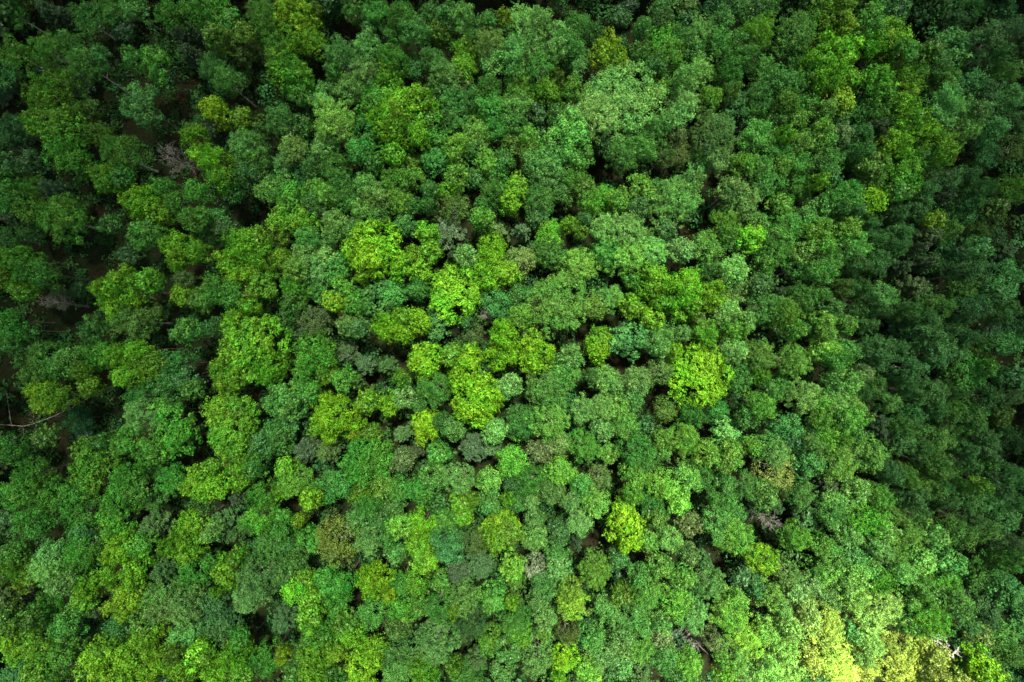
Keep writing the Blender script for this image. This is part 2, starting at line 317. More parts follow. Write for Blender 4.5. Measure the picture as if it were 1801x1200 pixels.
# ------------------------------------------------------------------ the stand: one entry per crown, x,y,r in quarter photo pixels of a 360 x 300 block
STAND = {
(0,0): "100 90 110 MD;320 60 100 SD;450 100 80 SD;620 130 110 MD;800 60 120 MD;930 30 80 M;900 220 90 D;1180 80 110 G;1370 80 90 G;1270 220 100 S;100 370 100 MO;310 330 110 MO;470 300 90 M;560 430 100 M;680 400 80 M;30 520 110 TD;60 650 90 D;350 690 190 LG;410 870 150 LG;250 860 110 LG;440 1060 130 GL;530 1130 90 G;950 420 80 G;1090 450 100 G;980 730 140 TP;640 760 80 OD;600 630 90 D;690 940 100 OD;60 900 120 TD;150 1010 90 D;840 1080 130 MO;1180 1080 150 K;1350 960 90 LO;1430 1110 90 L;200 1130 80 TS;60 1160 80 T;1330 370 80 S",
(1,0): "80 60 100 G;190 150 80 G;60 240 80 O;150 290 80 O;290 240 70 O;300 400 80 OD;70 470 110 MS;150 560 90 M;400 110 110 MO;470 250 110 MO;600 70 110 YO;690 130 110 YO;640 260 120 OL;760 290 90 OL;500 330 90 MO;790 80 50 O;560 470 125 GL;640 570 110 GL;680 690 60 G;940 370 115 MT;900 500 60 M;1140 320 95 MP;1110 500 100 PB;1310 400 110 ML;1300 510 100 OL;1010 610 95 MP;850 650 70 MP;1060 40 90 M;1200 90 90 M;1380 90 90 M;1350 240 90 MT;960 30 80 MD;1150 230 60 T;890 840 150 PL;820 720 70 P;1170 690 120 G;1330 730 150 L;1390 880 140 L;1250 840 110 L;1150 910 110 GT;1090 1060 100 GT;50 760 95 Y;260 830 75 YO;80 910 110 S;520 840 90 MT;420 900 90 OD;680 880 80 GD;270 1010 110 PM;300 1130 100 M;620 1040 90 P;60 1110 105 L;830 1020 90 MB;900 1150 90 M;560 1160 90 TD;1190 1150 70 G;1330 1080 80 L;1380 1170 70 M;770 1160 70 M",
(2,0): "40 200 100 MT;150 90 70 M;260 70 75 M;370 90 90 PM;200 210 70 O;270 290 90 MD;150 400 90 MT;60 480 90 TD;540 150 70 M;670 120 60 YO;800 130 95 P;915 130 90 P;870 260 90 P;690 220 75 M;730 340 95 PT;570 280 105 PB;590 420 80 P;400 360 100 OL;390 470 100 OL;440 270 60 M;1040 210 80 P;1040 310 65 P;1170 180 90 M;1130 290 95 M;1180 420 95 MS;1300 220 70 M;1420 350 125 YO;940 440 130 M;740 500 75 M;250 510 115 PB;190 620 80 M;330 600 80 BM;560 600 90 M;770 620 110 ML;560 730 95 M;760 730 100 MP;970 620 100 LO;1040 540 65 O;1150 640 95 OM;1330 790 140 PB;300 700 100 MT;430 700 90 MT;170 740 50 L;310 810 100 MT;40 680 100 L;50 800 100 L;150 840 80 GL;60 930 85 L;460 870 90 OM;460 950 90 PL;610 900 90 M;750 850 80 M;840 940 65 LP;920 780 80 TS;1040 800 75 M;1150 810 90 P;900 900 80 TD;1110 950 150 GP;1180 1090 110 GP;330 1030 105 LP;450 1040 75 M;200 980 80 G;170 1110 90 MT;40 1150 70 L;560 1130 90 LP;650 1130 80 M;720 1020 80 OM;850 1030 85 OM;900 1130 100 PS;1000 1110 95 PS;1390 1020 80 TD",
(3,0): "30 120 75 TD;100 40 60 D;340 60 80 M;340 140 70 M;200 190 65 M;500 40 80 OD;700 40 90 D;890 60 80 M;1000 50 80 MD;1110 40 70 M;1250 40 90 D;1370 60 80 D;190 350 65 M;350 270 100 ML;470 240 85 M;600 230 110 MP;390 370 120 LP;300 440 75 M;560 330 75 M;600 470 110 P;520 530 85 P;770 140 80 M;740 280 85 M;810 370 100 M;890 290 80 M;900 400 110 M;820 500 110 M;1030 200 125 LM;1080 350 70 S;1160 370 80 M;1290 220 130 PT;1250 320 85 MT;1400 180 85 M;1300 470 100 M;1420 430 65 L;1280 580 95 M;1160 560 80 M;1060 500 85 M;80 680 265 P;310 620 95 OL;500 690 120 P;480 780 100 P;690 670 90 LP;840 620 55 M;860 770 95 TD;1040 690 125 MT;1010 800 90 M;1230 720 95 OM;1350 730 75 G;1300 830 95 OM;1150 860 65 M;720 930 170 PS;330 880 90 M;330 970 75 M;450 950 60 B;90 1060 130 M;220 1030 90 M;350 1080 85 BM;460 1070 85 B;1030 940 100 M;1000 1020 100 M;1160 1050 85 M;1210 940 55 L;1320 1000 85 PL;1425 930 65 M;740 1120 95 PS;600 1150 80 M;910 1150 75 LM;1040 1170 85 M;1180 1170 75 LM;1300 1130 90 M;1420 570 75 SD",
(4,0): "60 30 90 O;180 40 90 O;90 180 130 OL;200 170 90 OL;120 370 150 L;80 500 120 L;200 540 80 L;370 140 100 G;360 300 100 LG;520 250 120 OL;520 370 110 O;630 360 75 G;40 560 70 S;170 700 100 OY;430 560 110 GL;430 650 85 G;620 560 120 OL;620 720 110 OL;680 840 75 L;470 60 100 TD;560 60 80 TD;720 60 90 D;860 50 80 D;960 140 110 ND;1060 70 80 ND;1300 60 90 D;940 340 135 TM;830 450 95 TM;760 370 70 OD;1200 250 130 NS;1340 200 80 NS;1290 380 80 N;1330 520 100 NO;1100 440 90 NS;880 560 90 NO;1070 590 100 T;930 680 90 PT;1330 690 110 N;1200 660 95 NS;860 780 100 PT;1010 770 90 P;1130 780 80 PT;1050 900 100 P;1230 900 85 TN;1390 850 80 NS;1390 1040 110 BD;40 780 75 LP;130 850 75 M;30 900 65 LP;40 1000 75 LP;320 780 90 MT;450 760 85 M;150 950 75 BS;310 940 75 N;420 890 80 S;560 860 75 TD;580 980 115 LO;690 1010 85 O;770 910 90 L;870 990 90 OL;70 1120 100 M;240 1080 85 N;380 1160 80 OM;330 1070 60 M;620 1130 120 GL;800 1100 90 PT;920 1070 65 LO;1160 1090 110 TD",
(0,1): "30 60 60 G;40 140 75 G;250 20 80 S;180 140 110 MO;330 110 75 S;60 230 90 M;170 250 90 OM;90 340 90 S;430 330 150 MO;560 300 85 OD;60 470 100 TD;190 420 65 MD;750 30 110 GL;860 40 75 GM;960 190 115 L;1230 210 90 G;1370 130 95 G;1140 110 65 G;1100 290 85 OL;1000 440 110 GP;1330 340 75 LP;780 380 80 GD;1220 530 115 L;1260 650 85 L;1370 560 65 L;80 620 110 GL;200 710 120 G;60 760 85 O;150 850 70 LO;270 930 80 K;430 900 80 BD;830 820 130 L;720 860 110 L;790 960 95 L;1020 770 80 L;1280 760 55 B;1280 870 90 L;1400 880 100 GP;920 1060 130 MB;1060 1000 90 OD;650 1130 115 TG;50 1060 85 G;120 1130 100 GD;1270 1120 90 GT;570 830 55 TD;900 590 75 TD;1410 310 60 G",
(1,1): "90 50 85 LG;200 170 80 GD;300 20 80 M;80 330 85 TM;130 410 80 TM;40 450 80 M;500 100 90 GP;570 190 130 G;440 140 85 GP;550 330 100 LG;690 340 85 LG;770 230 75 MB;720 30 100 TD;810 140 90 MO;950 90 85 M;970 190 85 M;1120 90 75 P;1190 170 85 PB;1040 240 65 M;1110 270 65 P;1210 310 65 MP;1350 70 95 LP;1370 210 85 LP;900 350 90 P;900 440 65 PM;1050 430 75 M;1090 370 60 M;1400 380 85 TM;250 510 130 L;360 580 120 L;180 640 115 L;360 480 80 L;220 720 90 L;540 460 65 O;520 620 85 O;350 690 100 L;720 470 85 MT;700 570 90 P;840 580 95 P;750 700 95 P;620 690 75 LP;620 800 110 LM;780 820 95 M;930 680 95 GT;1180 540 185 V;1380 690 90 LV;1110 740 50 YL;100 850 125 G;400 810 100 GL;320 860 60 O;310 950 65 L;890 920 75 YL;960 820 85 G;1040 930 95 G;1230 870 150 TG;1340 860 90 TG;600 960 95 GT;220 1080 120 L;760 1060 105 BS;690 1140 75 S;840 1020 85 S;1000 1080 85 PS;1090 1110 75 MS;1270 1100 105 V;1400 1020 70 V;1390 1140 85 V;60 1090 80 MD",
(2,1): "40 50 65 LP;140 140 65 M;320 40 80 LP;270 130 65 L;460 50 75 MT;620 30 65 M;30 240 55 M;130 240 55 M;310 240 115 BO;760 110 80 L;710 210 85 L;600 150 95 M;510 330 80 LM;520 240 60 M;960 30 120 PT;920 200 110 M;900 320 80 MS;1160 70 100 MO;1240 130 80 OM;1100 170 70 M;1280 210 85 LP;1390 190 95 ML;1130 380 65 L;1210 430 55 O;1230 340 55 MS;1370 400 90 P;1390 560 95 M;270 440 145 S;300 600 65 S;120 430 75 L;150 570 75 L;30 590 85 L;90 690 85 L;640 420 95 SP;790 420 90 S;390 600 75 P;580 550 105 V;570 700 120 LV;690 720 85 LV;790 630 100 BP;980 440 95 LM;990 560 110 M;1190 660 120 PL;310 860 180 L;70 830 85 GT;620 930 110 T;780 880 75 M;770 1030 85 LP;1060 930 200 PL;1310 960 95 OB;1420 900 100 PT;50 1050 85 V;180 1100 90 T;400 1070 45 T;440 1150 85 BD;540 1010 75 K;660 1150 110 V;870 1180 75 V;1330 1180 80 V",
(3,1): "40 200 75 LP;190 110 90 OM;190 230 85 MS;430 200 160 PM;300 130 80 M;560 70 75 P;860 120 100 P;920 210 120 PB;1020 130 75 M;1120 50 95 M;1300 110 105 M;1190 240 80 OM;90 420 125 P;200 490 100 P;100 610 120 PL;260 560 110 P;370 390 75 PS;480 560 85 PS;660 540 90 PL;800 380 115 ML;960 470 85 L;850 490 80 M;1000 360 70 M;1190 420 140 M;1350 330 75 M;1370 430 60 O;1150 560 105 M;1370 560 85 PL;1310 690 95 M;1060 650 85 ML;290 740 100 L;250 850 110 LG;120 950 75 V;270 1040 80 V;120 780 55 G;340 930 65 L;520 760 95 L;500 880 115 L;450 1000 75 L;700 870 110 LV;690 690 90 M;850 690 95 P;850 850 95 P;800 1010 95 PM;600 1060 65 OB;1040 800 85 MS;1160 850 65 S;1080 960 115 MT;1240 990 105 LP;1350 890 105 M;930 1060 75 P;870 1130 90 LP;640 1130 90 LM;110 1190 150 T;350 1150 90 P;1280 1120 75 LP;1400 1090 85 M;490 1140 55 P;560 960 60 L",
(4,1): "60 30 80 TN;20 80 55 L;200 170 130 M;370 60 90 NO;400 210 95 V;620 50 120 GL;560 150 80 G;770 140 80 N;700 260 100 N;570 300 65 ND;900 180 75 S;920 60 90 NS;1050 40 80 N;1090 200 95 NT;1170 120 65 N;1340 140 110 OD;1240 260 70 OD;1020 320 90 TD;60 250 85 M;150 270 55 M;270 280 75 N;360 370 80 N;820 350 70 YO;230 420 90 OM;30 390 65 LP;260 530 130 M;280 640 90 N;50 500 75 LP;90 610 100 MP;60 700 90 M;440 650 85 N;420 480 80 ND;590 440 80 N;560 530 90 N;700 440 75 S;790 460 100 SB;720 540 80 S;930 420 75 NO;1000 500 80 TD;1120 430 80 NO;1130 540 80 T;1240 460 60 TD;590 680 80 S;780 650 80 S;700 820 110 SB;930 630 110 TD;1100 720 120 N;1040 830 100 NO;1300 570 110 SD;1350 760 130 T;1260 850 75 T;170 820 80 NO;240 830 65 N;330 820 65 N;470 880 95 PN;440 970 65 N;30 870 55 M;100 970 80 M;40 1060 80 LP;330 1040 95 N;200 1080 75 LP;60 1140 75 LP;640 980 75 N;880 960 90 NO;760 1020 70 N;1130 970 110 N;1330 980 100 NS;800 1110 130 N;1050 1170 80 N;540 1080 80 D;1200 1130 80 D;1380 1140 90 D",
(0,2): "30 40 65 GD;120 30 85 GD;310 170 160 GT;430 150 100 GT;260 350 85 YL;370 380 100 LO;310 440 70 YL;620 310 75 LY;570 210 55 L;680 110 115 G;840 100 105 L;950 60 90 L;860 240 85 L;1000 200 95 OL;1070 140 65 O;1200 170 110 TG;1170 320 120 TG;1290 270 85 T;960 390 90 MT;1350 340 75 G;970 530 110 PT;1170 550 130 G;1240 700 115 G;560 560 100 D;600 650 80 D;330 670 75 OD;60 760 100 GD;660 890 195 GL;850 710 115 G;1050 780 120 G;850 990 110 G;1080 890 100 GD;460 1120 115 G;600 1050 100 G;180 950 105 G;90 1080 115 G;310 1050 105 G;930 1060 95 G;1210 980 105 G;1080 1110 90 MS;780 1150 85 G;1390 1000 120 L;720 700 70 G",
(1,2): "330 20 225 L;150 240 135 L;440 200 115 L;760 90 150 GL;690 190 90 G;850 230 65 L;990 90 100 S;1130 170 90 S;1280 180 90 SM;960 280 90 G;690 310 105 G;740 380 70 G;540 430 150 GT;150 600 195 LG;240 490 75 OL;60 490 90 L;190 770 110 LG;500 680 135 TG;600 560 85 T;370 760 90 T;880 530 190 V;1060 660 48 Y;1140 430 80 V;1300 430 90 V;1390 400 75 P;1380 270 60 L;1170 650 65 OG;1380 660 75 SP;1120 840 165 G;1390 840 85 BS;700 780 110 S;850 790 100 SO;40 890 65 L;80 1030 95 L;240 900 65 L;330 880 80 G;250 990 60 L;610 990 120 LP;560 890 75 L;530 1070 60 L;740 1110 75 V;230 1100 85 S;400 1090 105 G;890 1030 125 TG;1110 1080 80 LO;1250 1020 75 LP;1380 1040 95 GT;1330 1150 75 M;1150 1170 90 M",
(2,2): "100 130 115 V;380 180 130 V;290 90 75 OL;650 100 115 V;890 100 130 V;480 420 195 V;160 340 120 M;690 320 85 P;1140 120 80 PT;1320 60 90 V;1100 220 100 M;980 340 140 MP;800 580 115 MT;1000 570 125 PL;1370 260 95 P;1220 490 95 P;1370 470 105 P;1270 250 55 M;1360 620 80 P;110 600 100 Y;300 620 75 PT;600 640 85 P;220 560 55 M;440 770 120 S;560 750 85 S;200 800 80 G;40 790 65 S;720 840 95 LP;910 780 85 B;1060 720 75 BP;1240 740 110 MG;1400 790 65 PL;340 980 110 P;560 990 85 PL;150 970 80 M;60 1080 105 GT;870 1000 110 M;720 1010 60 T;1000 1070 105 PS;1060 920 95 LP;1340 960 90 BP;1220 1020 75 MG;360 1140 80 L;440 1120 55 L;560 1130 85 MT;690 1120 45 L;750 1150 65 M;860 1150 55 P;1130 1130 75 P;1310 1150 100 PL;60 430 60 M",
(3,2): "320 50 75 P;430 70 60 V;600 240 215 V;320 210 90 BP;170 280 95 P;20 320 70 P;850 70 95 P;1040 100 105 PL;1300 140 110 PL;880 260 100 MT;1040 240 55 L;1160 340 95 M;1050 460 95 LP;1370 400 115 P;130 420 85 M;370 490 95 OB;70 600 90 PL;220 590 65 T;560 530 90 M;740 480 85 GT;790 630 95 TP;940 530 80 M;1220 610 110 T;1260 710 65 T;1360 650 65 M;350 690 70 LP;510 700 105 LP;340 780 70 PL;180 770 135 M;660 790 85 LP;820 770 85 LP;820 860 85 LP;960 740 70 LP;1150 790 110 PB;1150 910 120 BU;1080 720 65 M;1370 870 95 TM;1420 730 55 P;520 960 90 PL;330 1020 100 LP;150 950 90 OM;660 960 95 M;780 1000 85 M;710 1080 60 M;950 1030 105 MP;1080 1100 85 PL;80 1150 75 YL;140 1080 65 LM;270 1150 90 M;460 1130 85 LP;800 1160 90 M;1320 1070 120 MS;1140 1170 80 ST;30 470 70 PL",
(4,2): "80 50 100 LP;210 60 75 M;150 120 100 M;440 80 105 N;580 50 65 N;890 70 120 N;990 90 75 N;1120 60 100 NO;1360 20 90 T;690 200 110 N;1070 220 130 GT;1200 190 65 G;1390 260 80 T;240 290 85 PL;120 310 80 M;130 400 110 P;260 470 90 PL;20 430 75 LP;320 220 60 B;390 310 85 NO;310 370 65 N;510 430 85 NP;660 520 80 N;800 370 115 N;840 470 75 N;640 330 75 N;960 360 65 N;950 480 75 NO;1210 400 100 N;1350 390 80 NS;1280 510 80 OD;1080 560 130 NO;1200 680 80 NS;260 560 100 PL;40 560 65 LP;60 680 90 LP;170 690 55 LP;270 660 65 M;430 560 80 S;440 640 75 S;590 710 90 N;620 620 75 NO;850 700 120 NO;740 760 70 N;370 820 130 NO;340 730 70 ND;150 870 130 PL;530 920 95 N;430 900 75 D;860 890 100 NO;1050 760 75 N;1060 870 75 N;1200 780 95 NS;1380 720 80 ND;1180 870 55 G;640 960 80 NO;770 1040 90 NO;690 1110 90 NS;960 1010 80 NP;880 1040 55 N;1140 1020 60 LG;60 1010 90 S;280 1050 85 P;440 1100 105 PL;130 1140 90 P;1280 1050 90 NS;1390 970 80 NT;1100 1120 90 N;1200 1130 75 N;1390 1130 80 NT;900 1130 80 N",
(0,3): "40 60 75 T;200 80 125 G;340 290 100 TP;300 400 110 PT;420 520 85 PT;560 30 130 G;800 90 130 GL;570 140 80 T;550 250 105 G;500 380 105 G;650 320 85 G;60 400 110 OL;140 460 100 OL;60 300 80 G;820 260 110 LY;970 230 95 G;780 470 105 OL;930 440 95 L;880 560 90 O;590 540 85 L;600 610 80 L;850 660 120 YO;1070 100 115 SM;1200 250 105 LO;1320 100 95 L;1330 270 95 L;1140 420 115 SM;1350 460 115 G;1100 600 105 P;1120 700 90 PB;1290 670 105 PB;310 680 105 G;220 760 80 GL;430 830 115 GT;510 730 75 G;100 700 75 OD;30 640 75 K;700 700 65 S;650 800 90 D;820 850 115 T;1000 790 85 GL;60 780 85 O;170 880 100 OL;90 970 120 LO;230 950 95 O;1050 920 135 LY;1300 880 105 PT;680 1080 130 LY;720 970 70 L;880 1040 100 L;1050 1080 110 LY;940 1150 90 L;420 1010 95 G;330 1120 120 GL;220 1140 80 L;80 1150 90 T;1240 1100 110 L;1390 1010 80 L;1230 1010 55 O;1320 1170 65 L;800 1160 65 G",
(1,3): "120 110 140 SM;40 150 60 P;230 150 80 SM;370 60 110 GL;530 40 75 G;540 130 75 G;660 60 50 YO;470 240 125 MT;580 230 65 MT;740 200 105 GM;940 200 145 BU;1090 60 85 MT;1220 50 75 M;1150 220 105 PS;1290 180 65 GT;1340 290 75 GT;1360 110 80 LP;140 440 100 LO;240 300 60 L;90 560 45 L;30 330 65 G;380 480 150 PS;300 600 110 PS;350 340 75 M;650 340 75 MG;560 430 85 M;640 560 100 L;700 480 80 OL;880 500 110 GT;970 520 90 G;930 640 95 G;740 640 85 L;740 750 85 L;100 780 175 TS;60 640 100 TS;560 760 125 SM;1190 510 130 V;1290 590 45 Y;1380 500 95 G;1170 720 95 PM;1370 700 105 G;1350 830 80 PL;850 810 65 G;740 890 65 G;840 900 70 GL;1000 790 80 LG;1010 900 110 L;930 970 75 YL;240 900 65 G;30 1020 65 L;200 1030 110 L;60 1140 90 L;250 1140 85 L;440 1040 115 G;550 1010 50 Y;780 1040 115 L;660 1010 75 G;780 1140 95 L;1100 1120 130 LY;1170 980 95 L;1350 1010 100 MS;1350 1140 115 PM;620 1150 80 G;920 1170 65 G",
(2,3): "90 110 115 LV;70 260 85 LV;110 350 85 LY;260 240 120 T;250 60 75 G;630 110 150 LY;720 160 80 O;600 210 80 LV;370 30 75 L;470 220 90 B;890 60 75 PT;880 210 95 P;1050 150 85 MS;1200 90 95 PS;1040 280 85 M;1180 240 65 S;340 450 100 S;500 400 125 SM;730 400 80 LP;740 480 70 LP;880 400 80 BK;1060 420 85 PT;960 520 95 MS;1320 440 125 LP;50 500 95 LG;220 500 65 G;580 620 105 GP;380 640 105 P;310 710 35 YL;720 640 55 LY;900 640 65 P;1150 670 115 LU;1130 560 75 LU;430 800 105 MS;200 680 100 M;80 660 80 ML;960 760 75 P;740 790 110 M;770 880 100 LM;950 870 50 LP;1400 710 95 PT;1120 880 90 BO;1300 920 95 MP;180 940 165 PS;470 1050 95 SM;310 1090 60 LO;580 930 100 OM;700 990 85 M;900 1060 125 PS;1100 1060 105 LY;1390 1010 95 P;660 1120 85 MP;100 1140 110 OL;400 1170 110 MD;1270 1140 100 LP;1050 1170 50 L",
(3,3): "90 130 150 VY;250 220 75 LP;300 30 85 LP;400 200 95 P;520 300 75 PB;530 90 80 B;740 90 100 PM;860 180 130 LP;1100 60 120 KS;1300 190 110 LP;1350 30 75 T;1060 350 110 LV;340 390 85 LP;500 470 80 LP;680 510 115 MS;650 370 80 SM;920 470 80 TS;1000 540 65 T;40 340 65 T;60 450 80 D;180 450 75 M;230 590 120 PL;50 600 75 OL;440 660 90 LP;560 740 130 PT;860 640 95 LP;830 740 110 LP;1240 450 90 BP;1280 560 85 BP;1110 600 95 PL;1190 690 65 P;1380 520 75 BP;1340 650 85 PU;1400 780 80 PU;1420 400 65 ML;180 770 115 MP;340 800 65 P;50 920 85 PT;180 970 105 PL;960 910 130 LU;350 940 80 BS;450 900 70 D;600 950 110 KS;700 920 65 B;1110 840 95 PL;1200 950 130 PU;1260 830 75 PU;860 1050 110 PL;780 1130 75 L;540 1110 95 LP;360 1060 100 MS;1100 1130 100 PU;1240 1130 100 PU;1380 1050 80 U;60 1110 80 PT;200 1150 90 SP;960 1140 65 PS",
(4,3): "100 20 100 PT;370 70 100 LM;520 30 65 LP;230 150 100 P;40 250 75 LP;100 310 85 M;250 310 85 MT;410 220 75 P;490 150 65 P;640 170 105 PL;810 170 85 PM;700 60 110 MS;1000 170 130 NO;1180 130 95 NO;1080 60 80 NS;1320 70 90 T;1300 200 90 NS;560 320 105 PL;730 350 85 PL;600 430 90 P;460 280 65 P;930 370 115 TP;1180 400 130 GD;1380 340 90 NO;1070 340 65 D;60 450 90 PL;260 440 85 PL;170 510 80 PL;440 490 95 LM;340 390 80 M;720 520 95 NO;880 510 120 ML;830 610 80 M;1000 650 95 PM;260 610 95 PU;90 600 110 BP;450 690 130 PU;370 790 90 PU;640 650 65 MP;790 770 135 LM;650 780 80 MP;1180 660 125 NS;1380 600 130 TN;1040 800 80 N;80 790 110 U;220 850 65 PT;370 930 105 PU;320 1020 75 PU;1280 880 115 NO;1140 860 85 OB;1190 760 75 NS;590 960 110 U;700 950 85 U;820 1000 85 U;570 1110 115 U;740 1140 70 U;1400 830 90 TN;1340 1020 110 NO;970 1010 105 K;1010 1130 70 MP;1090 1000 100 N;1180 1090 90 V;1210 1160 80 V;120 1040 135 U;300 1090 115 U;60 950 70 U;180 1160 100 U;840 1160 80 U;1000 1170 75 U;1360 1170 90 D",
}
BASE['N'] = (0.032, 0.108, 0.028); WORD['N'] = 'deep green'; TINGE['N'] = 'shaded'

# ------------------------------------------------------------------ landmarks: crowns that stand out, with their own labels
LM = [
 (88,175,"the big bright clearing crown","big bright lime-green lumpy crown standing alone between dark trees in the upper clearing, top left"),
 (245,183,"the feathery blue-green tree","feathery blue-green tree leaning over the dark clearing, its pale trunk showing, top left"),
 (295,270,"the bare grey-brown tree","bare grey-brown tree with upswept twigs below the feathery blue-green tree"),
 (510,18,"the yellow-topped tree","yellow-topped tree cut by the top edge, above the brown forest path"),
 (500,118,"the fresh green crown by the path","fresh green lumpy crown beside the brown earth path, near the top left"),
 (692,182,"the broad lime top-left crown","broad bright lime crown of many lobes, right of the pale tree by the path"),
 (582,210,"the pale tree at the path","pale bright green soft crown at the edge of the path clearing"),
 (1100,170,"the great pale crown","great round pale green speckled crown, the widest near the top edge"),
 (1075,88,"the round olive crown","round yellow-olive crown just above the great pale speckled one"),
 (1260,232,"the wide sage crown","wide dull sage crown with grey-green top, right of and below the great pale one"),
 (1470,92,"the tall lime crown at top right","tall bright lime crown leaning outward near the top right, left of the dark gap"),
 (1570,62,"the olive crown by the dark gap","olive-yellow crown bordering the black gap at the top right"),
 (1675,85,"the blue-green crown below the black gap","feathery blue-green crown just below the black gap at the top right"),
 (1540,352,"the small vivid tree on the right","small vivid lime tree alone among dull green trees, right of the photo"),
 (1595,312,"the glossy green crown","glossy fresh green crown just above and right of the small vivid lime tree"),
 (1187,350,"the broad soft crown","broad soft green crown with a pale top, below the wide sage crown"),
 (655,435,"the big vivid crown left of centre","big vivid lime crown with knobbly lobes, upper left of the photo's centre"),
 (787,410,"the blue-grey pine","large blue-grey pine with a brown heart, above the wide lime crown at the centre"),
 (880,405,"the grey-topped pine","smoky grey-topped pine right of the larger blue-grey pine"),
 (798,515,"the wide lime crown at the centre","wide rounded lime crown at the photo's centre, below the blue-grey pine"),
 (985,532,"the round speckled giant","large round pale lime speckled crown just right of the photo's centre"),
 (1075,525,"the mint crown","minty pale blue-green crown squeezed beside the round speckled giant"),
 (1142,512,"the dark lime crown","dark lime crown with separate knobs, right of the mint crown"),
 (1230,660,"the big vivid crown right of centre","big vivid lime crown with ragged lobes among pale trees, right of centre"),
 (840,705,"the big vivid crown below centre","big vivid lime crown of crowded knobs, just below the photo's centre"),
 (580,732,"the round vivid crown","round vivid lime crown with a smooth lower edge, left of and below the centre"),
 (442,605,"the huge lime crown","huge spreading lime crown, the largest of the photo's left half"),
 (397,750,"the broad lime-green crown","broad lime-green crown just below the huge lime crown"),
 (165,822,"the huge green crown on the left","huge deep green crown bordering the dark hollow, lower left"),
 (207,505,"the lime crown in the left clearing","lime crown overhanging the brown clearing at the left"),
 (78,642,"the crown above the fallen birch","rounded blue-green crown just above the fallen white birch at the left edge"),
 (640,810,"the fresh green knobby crown","fresh green knobby crown between dull pines, below the round vivid lime crown"),
 (747,750,"the small yellow crown","small yellow-green crown alone, left of the big vivid one below centre"),
 (1367,828,"the khaki crown","khaki thin-leaved crown with twigs showing, lower right of the photo's centre"),
 (1405,635,"the neat pale lime crown","neat rounded pale lime crown over a black gap, right of centre"),
 (595,950,"the speckled straw crown","speckled straw-coloured crown with black gaps between its leaves, low left of centre"),
 (657,1027,"the vivid crown low down","vivid lime rounded crown below and right of the speckled straw crown"),
 (205,1112,"the deep teal crown","deep teal-green crown beside yellow-lime trees at the bottom left"),
 (455,1020,"the big sage crown","big soft sage crown at the lower left, left of the speckled straw crown"),
 (765,1135,"the pale crown near the bottom","big round pale grey-green crown near the bottom edge, left of middle"),
 (877,928,"the yellow-lime crown","wide yellow-lime crown with a drooping lower edge, below the photo's centre"),
 (785,960,"the dark teal crown","dark teal glossy crown joined to a lime one, left of the yellow-lime crown"),
 (1102,932,"the yellow lobed crown","bright yellow lobed crown standing out among pale trees, lower middle right"),
 (1007,1067,"the peaked lime crown","peaked pale lime crown below and left of the yellow lobed crown"),
 (1220,1085,"the mint crown low down","wide minty green crown near the bottom, left of the sunlit trees"),
 (1250,1027,"the dull round crown","dull grey-green round crown above the minty crown near the bottom"),
 (1672,992,"the teal crown low on the right","neat teal-green dome at the lower right, above the white dead tree"),
 (1682,1152,"the white dead tree","white dead tree with bare fanned boughs at the bottom right"),
 (1735,1172,"the vivid tree at the corner","vivid lime tree at the bottom edge, right of the white dead tree"),
 (1637,1092,"the round crown above the white tree","broad round soft lime crown above the white dead tree"),
 (1652,775,"the ribbed olive crown","ribbed olive-green crown leaning outward, right of the photo's middle height"),
 (1532,805,"the brown-olive dome","brown-olive domed crown bordering the bright stand on the right"),
 (1710,740,"the leaning olive crown","large olive-green crown leaning outward near the right edge, middle height"),
 (1777,490,"the bright teal crown","bright teal crown at the right edge among nearly black trees"),
 (108,382,"the olive dome on the left","feathery olive dome over a black gap near the left edge"),
 (1108,598,"the wide blue-green crown","wide blue-green crown between the round speckled giant and the big vivid crown"),
]

